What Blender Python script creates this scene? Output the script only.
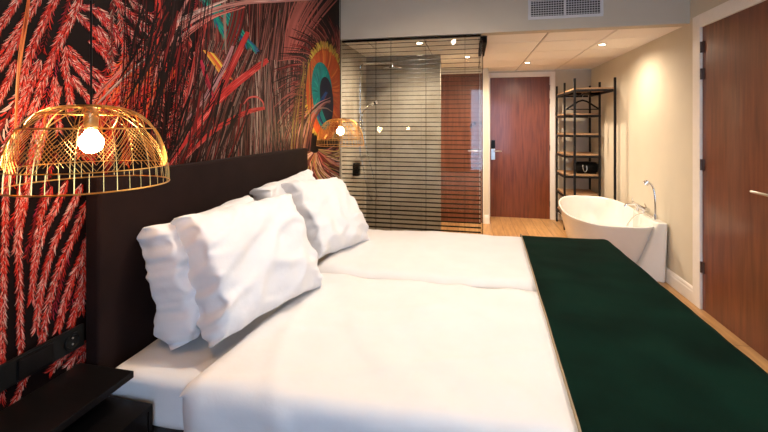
import bpy, bmesh, math, random
from mathutils import Vector, Matrix, noise, Euler
R = math.radians
PI = math.pi
random.seed(7)
sc = bpy.context.scene
for o in list(bpy.data.objects): bpy.data.objects.remove(o)
col = sc.collection

# ------------------------------------------------------------ camera
F, YH, TH, H = 400.2, 125.5, 0.211, 1.512      # focal px, horizon row, yaw, eye height
cd = bpy.data.cameras.new('camera'); cam = bpy.data.objects.new('camera', cd); col.objects.link(cam)
cd.sensor_width = 36; cd.lens = F/768*36; cd.shift_y = -(216-YH)/768; cd.clip_start = .02
cam.location = (0, 0, H); cam.rotation_euler = (PI/2, 0, TH)
sc.camera = cam
# ------------------------------------------------------------ world (only reaches the room through its window)
w = bpy.data.worlds.new('sky'); sc.world = w; w.use_nodes = True
bg = w.node_tree.nodes['Background']; bg.inputs[0].default_value = (.46, .68, 1, 1); bg.inputs[1].default_value = 7
XL, XR, YK, YV, ZC, ZB, YB = -1.318, 1.87, 3.954, 6.85, 2.4, 2.85, -1.6
WX0, WX1, WZ0, WZ1 = -.02, 1.5, .42, 2.4      # window behind the camera
ld = bpy.data.lights.new('window_portal', 'AREA'); ld.shape = 'RECTANGLE'; ld.size = WX1-WX0; ld.size_y = WZ1-WZ0
ld.cycles.is_portal = True
lo = bpy.data.objects.new('window_portal', ld); col.objects.link(lo)
lo.location = ((WX0+WX1)/2, YB-.16, (WZ0+WZ1)/2); lo.rotation_euler = (PI/2, 0, PI)
sc.view_settings.view_transform = 'Standard'; sc.view_settings.look = 'None'
sc.view_settings.gamma = 1; sc.view_settings.use_curve_mapping = False
sc.view_settings.exposure = 0.42
SPOT_W = 100        # vestibule downlights
BED_W = 80         # bedroom downlights
BULB_E = 95        # pendant bulbs

# ------------------------------------------------------------ helpers
def tag(o, label=None, cat=None, group=None, kind=None):
    if label: o['label'] = label
    if cat: o['category'] = cat
    if group: o['group'] = group
    if kind: o['kind'] = kind
    return o
def empty(name, loc=(0, 0, 0), rz=0):
    o = bpy.data.objects.new(name, None); col.objects.link(o); o.location = loc; o.rotation_euler = (0, 0, rz)
    o.empty_display_size = .05
    return o
class MB:
    def __init__(s): s.v = []; s.f = []; s.m = []
    def add(s, vs, fs, mi=0):
        b = len(s.v); s.v += [tuple(v) for v in vs]; s.f += [tuple(i+b for i in f) for f in fs]; s.m += [mi]*len(fs)
        return s
    def box(s, x0, x1, y0, y1, z0, z1, mi=0):
        return s.add([(x0,y0,z0),(x1,y0,z0),(x1,y1,z0),(x0,y1,z0),(x0,y0,z1),(x1,y0,z1),(x1,y1,z1),(x0,y1,z1)],
                     [(3,2,1,0),(4,5,6,7),(0,1,5,4),(1,2,6,5),(2,3,7,6),(3,0,4,7)], mi)
    def tube(s, pts, r, n=8, closed=False, cap=True, mi=0):
        pts = [Vector(p) for p in pts]; N = len(pts); rings = []; up = None
        for i, p in enumerate(pts):
            a = pts[(i-1) % N] if (closed or i) else p
            b = pts[(i+1) % N] if (closed or i < N-1) else p
            t = (b-a).normalized()
            if up is None:
                up = Vector((0, 0, 1)) if abs(t.z) < .9 else Vector((1, 0, 0))
            up = (up - t*up.dot(t))
            if up.length < 1e-6: up = t.orthogonal()
            up.normalize(); sd = t.cross(up)
            rr = r[i] if isinstance(r, (list, tuple)) else r
            rings.append([p+(up*math.cos(2*PI*k/n)+sd*math.sin(2*PI*k/n))*rr for k in range(n)])
        vs = [v for g in rings for v in g]; fs = []
        for i in range(N if closed else N-1):
            j = (i+1) % N
            for k in range(n):
                fs.append((i*n+k, j*n+k, j*n+(k+1) % n, i*n+(k+1) % n))
        if not closed and cap:
            fs.append(tuple(range(n))); fs.append(tuple((N-1)*n+k for k in reversed(range(n))))
        return s.add(vs, fs, mi)
    def lathe(s, prof, c=(0, 0, 0), n=32, mi=0, axis='z'):
        vs = []
        for r, z in prof:
            for k in range(n):
                a = 2*PI*k/n; p = (r*math.cos(a), r*math.sin(a), z)
                if axis == 'x': p = (z, p[0], p[1])
                if axis == 'y': p = (p[1], z, p[0])
                vs.append((p[0]+c[0], p[1]+c[1], p[2]+c[2]))
        fs = []
        for i in range(len(prof)-1):
            for k in range(n):
                fs.append((i*n+k, i*n+(k+1) % n, (i+1)*n+(k+1) % n, (i+1)*n+k))
        if prof[0][0] > 1e-5: fs.append(tuple(reversed(range(n))))
        if prof[-1][0] > 1e-5: fs.append(tuple((len(prof)-1)*n+k for k in range(n)))
        return s.add(vs, fs, mi)
    def build(s, name, mat, parent=None, smooth=None, bevel=0, seg=2):
        me = bpy.data.meshes.new(name); me.from_pydata(s.v, [], s.f)
        bm = bmesh.new(); bm.from_mesh(me)
        bmesh.ops.remove_doubles(bm, verts=bm.verts, dist=1e-6)
        bmesh.ops.recalc_face_normals(bm, faces=bm.faces); bm.to_mesh(me) if len(bm.faces) == len(s.f) else bm.to_mesh(me); bm.free()
        mats = mat if isinstance(mat, (list, tuple)) else [mat]
        for m in mats: me.materials.append(m)
        if len(me.polygons) == len(s.m) and len(mats) > 1:
            me.polygons.foreach_set('material_index', s.m)
        o = bpy.data.objects.new(name, me); col.objects.link(o)
        if bevel:
            b = o.modifiers.new('bevel', 'BEVEL'); b.width = bevel; b.segments = seg; b.limit_method = 'ANGLE'; b.angle_limit = R(40)
            b.harden_normals = False
        if smooth is not None:
            for p in me.polygons: p.use_smooth = True
            if smooth < 180:
                me.set_sharp_from_angle(angle=R(smooth))
        if parent: o.parent = parent; o.matrix_parent_inverse = Matrix.Identity(4)
        return o
def copy_tree(o, parent=None):
    c = o.copy(); col.objects.link(c); c.parent = parent
    for ch in [k for k in bpy.data.objects if k.parent == o]: copy_tree(ch, c)
    return c
def under(root, mb):   # shift world-built verts into the root's frame
    l = root.location; mb.v = [(a-l.x, b-l.y, c-l.z) for a, b, c in mb.v]; return mb
def bez(pts, n):
    out = []; P = [Vector(p) for p in pts]
    P = [2*P[0]-P[1]] + P + [2*P[-1]-P[-2]]
    for i in range(1, len(P)-2):
        for k in range(n):
            t = k/n; a, b, c, d = P[i-1], P[i], P[i+1], P[i+2]
            out.append(.5*((2*b)+(c-a)*t+(2*a-5*b+4*c-d)*t*t+(3*b-a-3*c+d)*t*t*t))
    out.append(P[-2]); return out

# ------------------------------------------------------------ materials
def nodes(name):
    m = bpy.data.materials.new(name); m.use_nodes = True
    nt = m.node_tree; return m, nt, nt.nodes['Principled BSDF']
def mat(name, c, rough=.5, metal=0, var=.06, scale=20, bump=0, bscale=80, sheen=0, stretch=None, c2=None, coat=0, spec=None):
    m, nt, b = nodes(name); N = nt.nodes; L = nt.links
    tc = N.new('ShaderNodeTexCoord'); mp = N.new('ShaderNodeMapping'); L.new(tc.outputs['Object'], mp.inputs[0])
    if stretch: mp.inputs['Scale'].default_value = stretch
    nz = N.new('ShaderNodeTexNoise'); nz.inputs['Scale'].default_value = scale; nz.inputs['Detail'].default_value = 6
    L.new(mp.outputs[0], nz.inputs['Vector'])
    rp = N.new('ShaderNodeValToRGB'); L.new(nz.outputs['Fac'], rp.inputs[0]); L.new(rp.outputs[0], b.inputs['Base Color'])
    c2 = c2 or tuple(min(1, x*(1+var)) for x in c); c1 = tuple(x*(1-var) for x in c) if c2 is None or var else c
    rp.color_ramp.elements[0].color = (*c1, 1); rp.color_ramp.elements[0].position = .32
    rp.color_ramp.elements[1].color = (*c2, 1); rp.color_ramp.elements[1].position = .68
    b.inputs['Roughness'].default_value = rough; b.inputs['Metallic'].default_value = metal
    if spec is not None: b.inputs['Specular IOR Level'].default_value = spec
    if sheen: b.inputs['Sheen Weight'].default_value = sheen; b.inputs['Sheen Roughness'].default_value = .4
    if coat: b.inputs['Coat Weight'].default_value = coat; b.inputs['Coat Roughness'].default_value = .1
    if bump:
        n2 = N.new('ShaderNodeTexNoise'); n2.inputs['Scale'].default_value = bscale; n2.inputs['Detail'].default_value = 4
        L.new(mp.outputs[0], n2.inputs['Vector'])
        bp = N.new('ShaderNodeBump'); bp.inputs['Strength'].default_value = bump; bp.inputs['Distance'].default_value = .01
        L.new(n2.outputs['Fac'], bp.inputs['Height']); L.new(bp.outputs[0], b.inputs['Normal'])
    return m
def emit(name, c, s):
    m, nt, b = nodes(name); b.inputs['Base Color'].default_value = (*c, 1)
    b.inputs['Emission Color'].default_value = (*c, 1); b.inputs['Emission Strength'].default_value = s; return m
def glass(name, tint=(.93, .95, .94), ior=1.5):
    m, nt, b = nodes(name); N = nt.nodes; L = nt.links; N.remove(b)
    t = N.new('ShaderNodeBsdfTransparent'); t.inputs[0].default_value = (*tint, 1)
    g = N.new('ShaderNodeBsdfGlossy'); g.inputs['Roughness'].default_value = .004
    fr = N.new('ShaderNodeFresnel'); fr.inputs[0].default_value = ior
    mx = N.new('ShaderNodeMixShader'); L.new(fr.outputs[0], mx.inputs[0]); L.new(t.outputs[0], mx.inputs[1]); L.new(g.outputs[0], mx.inputs[2])
    L.new(mx.outputs[0], N['Material Output'].inputs[0]); return m
M = {}
M['cream'] = mat('cream_paint', (.62, .56, .445), .75, var=.03, scale=3, bump=.05, bscale=250)
M['greige'] = mat('greige_paint', (.56, .495, .39), .8, var=.03, scale=3, bump=.05, bscale=250)
M['bedceil'] = mat('ceiling_paint', (.75, .73, .69), .85, var=.02)
M['tile'] = mat('ceiling_tile', (.90, .84, .77), .9, var=.02, scale=60, bump=.1, bscale=400)
M['tgrid'] = mat('ceiling_grid', (.30, .25, .21), .7)
M['trim'] = mat('white_trim', (.82, .77, .71), .35, var=.02)
M['door'] = mat('mahogany_veneer', (.100, .022, .008), .33, var=0, scale=5, stretch=(7, 7, .5), c2=(.190, .050, .019), coat=.25)
M['door_in'] = mat('brown_veneer', (.15, .045, .02), .38, var=0, scale=5, stretch=(7, 7, .5), c2=(.23, .075, .035))
M['steel'] = mat('brushed_steel', (.62, .60, .57), .28, 1, var=.05)
M['chrome'] = mat('chrome', (.82, .82, .82), .08, 1, var=.01)
M['hinge'] = mat('dark_steel', (.09, .055, .045), .4, .2)
M['black'] = mat('matt_black_metal', (.007, .006, .0055), .5, .0, spec=.2)
M['blackwood'] = mat('black_lacquer', (.006, .005, .005), .3, spec=.12, var=.2, scale=6, stretch=(2, 20, 2))
M['plastic'] = mat('black_plastic', (.008, .008, .008), .3, spec=.12)
M['slat'] = mat('dark_slat', (.006, .004, .003), .7, spec=.05, var=.1)
M['velvet'] = mat('brown_velvet', (.013, .0055, .0045), .9, var=.18, scale=9, spec=.12, sheen=.02, bump=.15, bscale=300)
M['green'] = mat('green_velvet', (.0016, .0120, .0075), .9, var=.35, scale=5, spec=.05, bump=.15, bscale=350)
M['hem'] = mat('gold_hem', (.25, .18, .10), .6)
M['linen'] = mat('white_cotton', (.73, .705, .69), .8, var=.02, scale=8, bump=.3, bscale=9, sheen=.05)
M['pillow'] = mat('white_percale', (.75, .735, .735), .8, var=.02, scale=8, bump=.5, bscale=12, sheen=.05)
M['base'] = mat('dark_box_spring', (.03, .025, .022), .9, bump=.1, bscale=300)
M['gold'] = mat('gold_wire', (.83, .47, .14), .3, 1, var=.08)
M['socket'] = mat('bulb_socket', (.45, .27, .12), .35, .9)
M['bulb'] = emit('bulb_glow', (1, .60, .26), BULB_E)
M['spot'] = emit('spot_lens', (1, .80, .55), 30)
M['acrylic'] = mat('white_acrylic', (.80, .78, .74), .16, var=.01, coat=.3)
M['oak'] = mat('oak_board', (.36, .20, .10), .5, var=0, scale=6, stretch=(9, 1, 9), c2=(.50, .30, .15))
M['grille'] = mat('vent_white', (.66, .66, .67), .4, var=.01)
M['void'] = mat('vent_dark', (.03, .03, .035), .8)
M['glass'] = glass('shower_glass', (.93, .94, .92), 1.38)
M['pane'] = glass('window_glass', (.97, .98, .99), 1.35)
M['curtain'] = mat('grey_curtain', (.10, .09, .085), .9, bump=.1)

def brick(name, c1, c2, mortar, w_, h_, size, rough=.3, rot=None, bump=.25):
    m, nt, b = nodes(name); N = nt.nodes; L = nt.links
    tc = N.new('ShaderNodeTexCoord'); mp = N.new('ShaderNodeMapping'); L.new(tc.outputs['Object'], mp.inputs[0])
    if rot: mp.inputs['Rotation'].default_value = rot
    bt = N.new('ShaderNodeTexBrick'); bt.inputs['Scale'].default_value = 1
    bt.inputs['Brick Width'].default_value = w_; bt.inputs['Row Height'].default_value = h_; bt.inputs['Mortar Size'].default_value = size
    bt.inputs['Color1'].default_value = (*c1, 1); bt.inputs['Color2'].default_value = (*c2, 1); bt.inputs['Mortar'].default_value = (*mortar, 1)
    bt.inputs['Bias'].default_value = 0
    L.new(mp.outputs[0], bt.inputs['Vector'])
    m2 = N.new('ShaderNodeMapping'); m2.inputs['Scale'].default_value = (1, 9, 1) if w_ > .8 else (1, 1, 1); L.new(mp.outputs[0], m2.inputs[0])
    nz = N.new('ShaderNodeTexNoise'); nz.inputs['Scale'].default_value = 3.5; nz.inputs['Detail'].default_value = 8; L.new(m2.outputs[0], nz.inputs['Vector'])
    rp = N.new('ShaderNodeValToRGB'); rp.color_ramp.elements[0].color = (.72, .66, .6, 1); rp.color_ramp.elements[1].color = (1.1, 1.1, 1.1, 1)
    rp.color_ramp.elements[0].position = .3; rp.color_ramp.elements[1].position = .7
    L.new(nz.outputs['Fac'], rp.inputs[0])
    mx = N.new('ShaderNodeMix'); mx.data_type = 'RGBA'; mx.blend_type = 'MULTIPLY'; mx.inputs[0].default_value = 1
    L.new(bt.outputs['Color'], mx.inputs[6]); L.new(rp.outputs[0], mx.inputs[7]); L.new(mx.outputs[2], b.inputs['Base Color'])
    b.inputs['Roughness'].default_value = rough
    bp = N.new('ShaderNodeBump'); bp.inputs['Strength'].default_value = bump; bp.inputs['Distance'].default_value = .003; bp.invert = True
    L.new(bt.outputs['Fac'], bp.inputs['Height']); L.new(bp.outputs[0], b.inputs['Normal'])
    return m
M['floor'] = brick('oak_floor', (.46, .255, .10), (.56, .325, .135), (.22, .11, .04), 1.6, .16, .003, .38, (0, 0, PI/2), .15)
M['stone'] = brick('grey_tile', (.33, .30, .255), (.35, .32, .27), (.25, .23, .19), .6, .6, .003, .6, (PI/2, 0, 0), .1)
M['stone_l'] = brick('beige_tile', (.50, .46, .39), (.52, .48, .41), (.42, .38, .32), .6, .6, .003, .6, (PI/2, 0, PI/2), .1)

# ------------------------------------------------------------ setting
def struct(name, mb, m, label, **k):
    o = mb.build(name, m, **k); tag(o, label, kind='structure'); return o
T = .12
struct('floor', MB().box(XL-T, XR+T, YB-T, YV+T+.4, -.1, 0), M['floor'], 'light oak plank floor')
struct('ceiling', MB().box(XL-T, XR+T, YB-T, YK, ZB, ZB+.1), M['bedceil'], 'white painted bedroom ceiling')
# lowered tile ceiling beyond the bulkhead
mb = MB().box(XL, XR, YK+.12, YV+.1, ZC+.012, ZC+.06, 1)
xs = [XL]+[.735+.6*k for k in range(-3, 2) if .735+.6*k > XL+.05]+[XR]
ys = [YK+.12]+[4.479+.6*k for k in range(0, 4)]+[YV]
for i in range(len(xs)-1):
    for j in range(len(ys)-1):
        mb.box(xs[i]+(.008 if i else 0), xs[i+1]-(.008 if i < len(xs)-2 else 0), ys[j]+(.009 if j else 0), ys[j+1]-.009, ZC, ZC+.012, 0)
struct('ceiling_tiles', mb, [M['tile'], M['tgrid']], 'cream square ceiling tiles above bath and hallway')
bpy.data.objects['ceiling_tiles'].name = 'ceiling.001'
YD = 6.36
# left wall: feather-print part + shower part
struct('wall_left', MB().box(XL-T, XL, YB-T, YK, 0, ZB), M['void'], 'headboard wall carrying the feather mural')
struct('wall_shower_left', MB().box(XL-T, XL, YK, 5.05+T, 0, ZB), M['stone_l'], 'beige tiled left wall inside the shower')
struct('wall_shower', MB().box(XL-T, -.36, 5.05, 5.05+T, 0, ZC), M['stone'], 'grey tiled back wall of the shower')
struct('wall_passage', MB().box(-.545-T, -.545, 5.05+T, YD, 0, ZC), M['cream'], 'cream passage wall behind the shower')
# wall with the inner brown door (Y 6.35)
DX0, DX1, DH = -.47, .15, 2.315
struct('wall_inner', MB().box(-.545-T, DX0-.01, YD, YD+T, 0, ZC).box(DX0-.01, DX1+.01, YD, YD+T, DH+.01, ZC).box(DX1+.01, .285, YD, YV+T, 0, ZC),
       M['cream'], 'cream wall around the inner brown door')
# far wall with entry door
EX0, EX1 = .33, 1.265
struct('wall_far', MB().box(EX1+.01, XR, YV, YV+T, 0, ZC).box(.285, EX0-.01, YV, YV+T, 0, ZC).box(EX0-.01, EX1+.01, YV, YV+T, 2.315, ZC),
       M['greige'], 'greige far wall around the entrance door')
# right wall with door opening
RY0, RY1 = 2.875, 3.765
struct('wall_right', MB().box(XR, XR+T, YB-T, RY0-.01, 0, ZB).box(XR, XR+T, RY1+.01, YV+T, 0, ZB).box(XR, XR+T, RY0-.01, RY1+.01, DH+.01, ZB),
       M['cream'], 'cream right wall behind bath and brown door')
# bulkhead
struct('wall_bulkhead', MB().box(XL, XR, YK, YK+.12, ZC, ZB), M['greige'], 'greige bulkhead above the shower glass')
# back wall with window
struct('wall_back', MB().box(XL, WX0, YB-T, YB, 0, ZB).box(WX1, XR, YB-T, YB, 0, ZB).box(WX0, WX1, YB-T, YB, 0, WZ0).box(WX0, WX1, YB-T, YB, WZ1, ZB),
       M['greige'], 'greige wall with the daylight window')
wn = struct('window_1', MB().box(WX0+.05, WX1-.05, YB-.07, YB-.064, WZ0+.05, WZ1-.05), M['pane'], 'daylight window')
fr = MB()
for a, b_, c, d in ((WX0, WX0+.05, WZ0, WZ1), (WX1-.05, WX1, WZ0, WZ1), (WX0+.05, WX1-.05, WZ0, WZ0+.05), (WX0+.05, WX1-.05, WZ1-.05, WZ1)):
    fr.box(a, b_, YB-.1, YB-.03, c, d)
fr.box((WX0+WX1)/2-.02, (WX0+WX1)/2+.02, YB-.09, YB-.05, WZ0+.05, WZ1-.05)
fr.build('window_frame', M['trim'], wn)

# baseboards
def base_prof(length, name, loc, rz, label):
    # moulding extruded along +x, face toward -y
    pr = [(0, 0), (-.016, 0), (-.016, .095), (-.012, .105), (-.012, .118), (-.006, .13), (0, .135)]
    vs = [(0, y, z) for y, z in pr]+[(length, y, z) for y, z in pr]; n = len(pr)
    fs = [(i, (i+1) % n, (i+1) % n+n, i+n) for i in range(n)]+[tuple(reversed(range(n))), tuple(range(n, 2*n))]
    o = MB().add(vs, fs).build(name, M['trim']); o.location = loc; o.rotation_euler = (0, 0, rz)
    tag(o, label, kind='structure')
base_prof(YV-.02-3.875, 'baseboard_right', (XR, YV-.02, 0), -PI/2, 'white baseboard along the right wall beyond the door')
base_prof(RY0-.11-YB, 'baseboard_right_near', (XR, RY0-.11, 0), -PI/2, 'white baseboard along the right wall before the door')
base_prof(XR-.02-(EX1+.08), 'baseboard_far', (EX1+.08, YV, 0), 0, 'white baseboard right of the entrance door')
base_prof(.285-(DX1+.07), 'baseboard_inner', (DX1+.07, YD, 0), 0, 'white baseboard on the pier left of the entrance door')
base_prof(YV-.03-YD, 'baseboard_pier', (.285, YD, 0), PI/2, 'white baseboard along the pier side')

# doors
def lever(parent, p, d, out, name='door_handle', L_=.12):   # p on leaf, d lever direction, out = normal
    p = Vector(p); d = Vector(d); out = Vector(out)
    h = MB().tube([p+out*.001, p+out*.01], .026, 20).tube([p+out*.008, p+out*.042, p+out*.05+d*.012, p+out*.05+d*L_], .009, 10)
    return h.build(name, M['steel'], parent, smooth=40)
# door_1: entrance
d1 = struct('door_1', MB().box(EX0-.009, EX1+.009, YV+.03, YV+.075, .001, 2.314), M['door'], 'dark red-brown wooden entrance door with key card lock')
fr = MB()
for a, b_, c, d in ((EX0-.075, EX0, 0, 2.375), (EX1, EX1+.075, 0, 2.375), (EX0, EX1, 2.302, 2.375)): fr.box(a, b_, YV-.018, YV+.10 if 0 else YV+.028, c, d)
fr.build('door_frame', M['trim'], d1, bevel=.004)
lk = MB().box(.348, .412, YV+.012, YV+.03, .945, 1.125).build('lock_plate', M['steel'], d1, bevel=.004)
MB().box(.348, .412, YV+.004, YV+.03, 1.13, 1.27).build('card_reader', M['plastic'], d1, bevel=.006)
lever(d1, (.385, YV+.010, 1.09), (1, 0, 0), (0, -1, 0), L_=.13)
for z in (.25, 1.15, 1.9, 2.12): MB().tube([(EX1-.001, YV+.022, z-.045), (EX1-.001, YV+.022, z+.045)], .008, 10).build('hinge', M['hinge'], d1)
# door_2: right wall
d2 = struct('door_2', MB().box(XR+.0015, XR+.05, RY0, RY1, .002, DH+.009), M['door'], 'large red-brown wooden door in the right wall')
fr = MB()
for a, b_, c, d in ((RY1, RY1+.11, 0, DH+.11), (RY0-.11, RY0, 0, DH+.11), (RY0, RY1, DH+.002, DH+.11)): fr.box(XR-.02, XR+.0, a, b_, c, d)
for a, b_, c, d in ((RY1+.001, RY1+.009, 0, DH), (RY0-.009, RY0-.001, 0, DH)): fr.box(XR, XR+.07, a, b_, c, d)
fr.build('door_frame', M['trim'], d2, bevel=.004)
for z in (.35, 1.19, 1.935, 2.155):
    hb = MB().tube([(XR-.012, RY1-.006, z-.045), (XR-.012, RY1-.006, z+.045)], .008, 12)
    hb.box(XR-.008, XR+.0015, RY1-.03, RY1-.004, z-.045, z+.045)
    hb.build('hinge', M['hinge'], d2)
lever(d2, (XR+.0015, RY0+.06, 1.075), (0, 1, 0), (-1, 0, 0), L_=.165)
# door_3: inner door seen through the shower glass
d3 = struct('door_3', MB().box(DX0, DX1, YD+.03, YD+.07, .001, DH+.009), M['door_in'], 'brown wooden inner door behind the shower glass')
fr = MB()
for a, b_, c, d in ((DX0-.06, DX0, 0, DH+.06), (DX1, DX1+.06, 0, DH+.06), (DX0, DX1, DH+.002, DH+.06)): fr.box(a, b_, YD-.015, YD, c, d)
for a, b_, c, d in ((DX0-.009, DX0, 0, DH), (DX1, DX1+.009, 0, DH)): fr.box(a, b_, YD, YD+.07, c, d)
fr.build('door_frame', M['trim'], d3, bevel=.004)
lever(d3, (DX1-.055, YD+.03, 1.12), (-1, 0, 0), (0, -1, 0), L_=.12)
hk = MB().tube([(.02, YD+.03, 1.53), (.02, YD+.0, 1.53), (.02, YD-.02, 1.47)], .012, 10).tube([(.07, YD+.03, 1.56), (.07, YD-.02, 1.56), (.07, YD-.03, 1.52)], .016, 10)
hk.build('coat_hook', M['plastic'], d3, smooth=40)

# ------------------------------------------------------------ feather mural (flat print on the left wall)
def wall(px, py):
    r = (px-384)/F; s, c = math.sin(TH), math.cos(TH)
    Y = -XL*(c+r*s)/(s-r*c); d = -XL*s+Y*c
    return Y, H-(py-YH)*d/F
rv, rf, rc = [], [], []
layer = [0.0]
BLK = (.006, .003, .003)
def jit(c, a=.25):
    k = 1+random.uniform(-a, a); return tuple(max(0, min(1, x*k)) for x in c)
def ribbon(pts, ws, c, mode='px', c2=None):
    """pts in picture or wall space, ws half widths; colour runs c -> c2"""
    layer[0] += 2.2e-7; X = XL+.0016+layer[0]; n = len(pts); b = len(rv)
    for i in range(n):
        a = pts[max(0, i-1)]; e = pts[min(n-1, i+1)]; dx, dy = e[0]-a[0], e[1]-a[1]; l = math.hypot(dx, dy) or 1
        nx, ny = -dy/l, dx/l; w_ = ws[i] if isinstance(ws, (list, tuple)) else ws
        for sg in (1, -1):
            p = (pts[i][0]+nx*w_*sg, pts[i][1]+ny*w_*sg)
            q = wall(*p) if mode == 'px' else p
            y = min(q[0], YK-.002); y = max(y, YB+.002); z = min(max(q[1], .002), ZB-.002)
            rv.append((X, y, z))
    for i in range(n-1):
        k = b+2*i; rf.append((k, k+1, k+3, k+2)); t = i/max(1, n-2)
        rc.append(c if c2 is None else tuple(c[j]*(1-t)+c2[j]*t for j in range(3)))
def lerp(a, b, t): return tuple(a[i]*(1-t)+b[i]*t for i in range(len(a)))
RED = (.44, .022, .013); DRED = (.10, .006, .006); PINK = (.42, .125, .10); CRM = (.56, .37, .31); ORG = (.50, .09, .02); MAG = (.26, .015, .035)
BRN = (.10, .032, .024); DBR = (.020, .008, .007); GRY = (.19, .125, .10)
def frond(pts, W=5, step=1.5, cols=(RED, PINK, CRM), blen=11, ang=24, core=DRED, mode='px', bw=.5, dens=2, taper=True):
    P = bez([(*p, 0) for p in pts], 10); L_ = [(p.x, p.y) for p in P]
    sc_ = 1 if mode == 'px' else 1/330
    n = len(L_)
    tw = [.42*W*sc_*(math.sin(PI*min(1, .12+i/n*.8)) if taper else 1)*.75 for i in range(n)]
    ribbon(L_, tw, BLK if random.random() < .3 else jit(core), mode)
    acc = 0
    for i in range(n-1):
        a, b_ = L_[i], L_[i+1]; sl = math.hypot(b_[0]-a[0], b_[1]-a[1]); th = math.atan2(b_[1]-a[1], b_[0]-a[0])
        k = 0
        while acc < sl:
            t = acc/sl; x, y = a[0]+(b_[0]-a[0])*t, a[1]+(b_[1]-a[1])*t
            for q in range(dens):
                sg = 1 if q % 2 else -1
                off = random.uniform(0, W*.5)*sg*sc_
                aa = th+sg*R(random.uniform(ang*.5, ang*1.5)); l = blen*random.uniform(.6, 1.3)*sc_*.6
                x0, y0 = x-math.sin(th)*off*.75, y+math.cos(th)*off*.75
                fr_ = abs(off)/(W*.8*sc_+1e-9)
                c = random.choice(cols)
                ribbon([(x0, y0), (x0+math.cos(aa)*l*.5, y0+math.sin(aa)*l*.5), (x0+math.cos(aa+.15*sg)*l, y0+math.sin(aa+.15*sg)*l)],
                       [bw*sc_*.6, bw*sc_, bw*sc_*.2], jit(c, .35), mode)
            acc += step*sc_*random.uniform(.7, 1.3)
        acc -= sl
def strand(pts, w0, c, mode='px', c2=None, n=8, hi=None, jitr=0):
    P = bez([(p[0]+random.uniform(-jitr, jitr), p[1]+random.uniform(-jitr, jitr), 0) for p in pts], n); L_ = [(p.x, p.y) for p in P]; m = len(L_)
    ribbon(L_, [w0*(.25+.75*math.sin(PI*min(1, .15+.85*i/m))) for i in range(m)], c, mode, c2)
    if w0 > 1.5 and mode == 'px':
        for q in range(int(w0*9)):
            o = random.uniform(-.95, .95)*w0; i0 = random.randint(0, max(1, m-6)); i1 = min(m, i0+random.randint(5, 14))
            seg = [(L_[i][0]+o*.8, L_[i][1]+o*.5) for i in range(i0, i1)]
            if len(seg) > 2: ribbon(seg, [.30*math.sin(PI*(j+.3)/len(seg)) for j in range(len(seg))], jit(random.choice((hi or c, c, BLK, DRED, tuple(v*.5 for v in c))), .35), mode)
    elif hi:
        ribbon([(p[0]-w0*.25, p[1]-w0*.1) for p in L_], [w0*.28*(.2+.8*math.sin(PI*(i/m))) for i in range(m)], hi, mode)
def fan(A, B, n, w0, cols, bend=0, jit_=4, mode='px', tmin=0, tmax=1):
    """strands from polyline A (tops) to polyline B (bottoms)"""
    for k in range(n):
        t = tmin+(tmax-tmin)*random.random()
        a = lerp(A[0], A[1], t); b_ = lerp(B[0], B[1], min(1, max(0, t+random.gauss(0, .05))))
        m = ((a[0]+b_[0])/2+bend*(.5-t)*2+random.gauss(0, 2), (a[1]+b_[1])/2)
        strand([(a[0]+random.gauss(0, jit_*.4), a[1]), m, (b_[0]+random.gauss(0, jit_*.4), b_[1])], w0*random.uniform(.5, 1.3), jit(random.choice(cols), .4), mode, jit(random.choice(cols), .4))

# unseen part left of the picture and faint fill everywhere
for k in range(30):
    y0 = random.uniform(-1.5, .75); z0 = random.uniform(1.2, 2.8)
    frond([(y0+.35, z0), (y0+.12, z0-.5), (y0-.05, z0-1.1)], 7, 5, (RED, PINK, CRM), 18, mode='w', bw=.9)
LP = (RED, RED, RED, DRED, PINK, CRM); DP = (DRED, RED, DRED, PINK)
for k in range(22):   # dim background fronds left half
    x = random.uniform(-20, 200); y = random.uniform(-60, 300)
    frond([(x+22, y-30), (x+6, y+20), (x-8, y+75)], 3.5, 3.2, (DRED, MAG, DRED, RED), 10, bw=.45)
# upper left big fronds, running from upper right to lower left
for pts, W in (([(22,-10),(8,14),(-14,44)],7), ([(44,-12),(26,18),(4,50),(-14,80)],7), ([(60,-12),(44,20),(30,52),(20,90)],7),
               ([(80,-6),(72,16),(58,44),(44,76),(32,112)],8), ([(40,60),(28,88),(14,120)],7), ([(24,26),(10,52),(-8,74)],6), ([(16,60),(2,92),(-14,120)],7),
               ([(30,86),(18,118),(4,150)],7), ([(60,86),(46,122),(36,160)],6), ([(46,104),(34,140),(26,186)],6), ([(66,46),(64,66),(68,86),(70,112)],6),
               ([(54,76),(54,100),(58,130)],5), ([(20,130),(12,160),(4,190)],7)):
    frond(pts, W, 1.0, LP, 13, bw=.33, dens=4, ang=12)
for pts, W in (([(76,14),(88,26),(104,44)],5), ([(78,6),(92,10),(110,28)],4), ([(66,46),(80,62),(98,76),(112,98)],6), ([(68,58),(84,76),(98,90),(104,104)],5),
               ([(96,8),(108,20),(118,40)],5), ([(96,26),(104,38),(112,52)],5), ([(88,40),(102,52),(112,66)],5), ([(70,76),(82,92),(96,112)],5),
               ([(112,-4),(124,10),(138,22),(152,36)],5), ([(124,-6),(138,8),(154,20)],4), ([(120,22),(132,36),(146,48)],4)):
    frond(pts, W, 1.1, (RED, RED, MAG, DRED, PINK, CRM), 12, bw=.33, dens=4, ang=12)
strand([(28,-4),(25,20),(20,50),(17,80),(14,130)], 2.3, ORG, c2=(.7, .3, .1), hi=(.85, .45, .2))
frond([(118,8),(122,34),(124,62)], 4, 1.2, (PINK, RED, GRY), 8, bw=.5)
frond([(112,0),(111,30),(110,66)], 3, 1.6, (BRN, GRY, DRED), 8, bw=.5)
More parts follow.
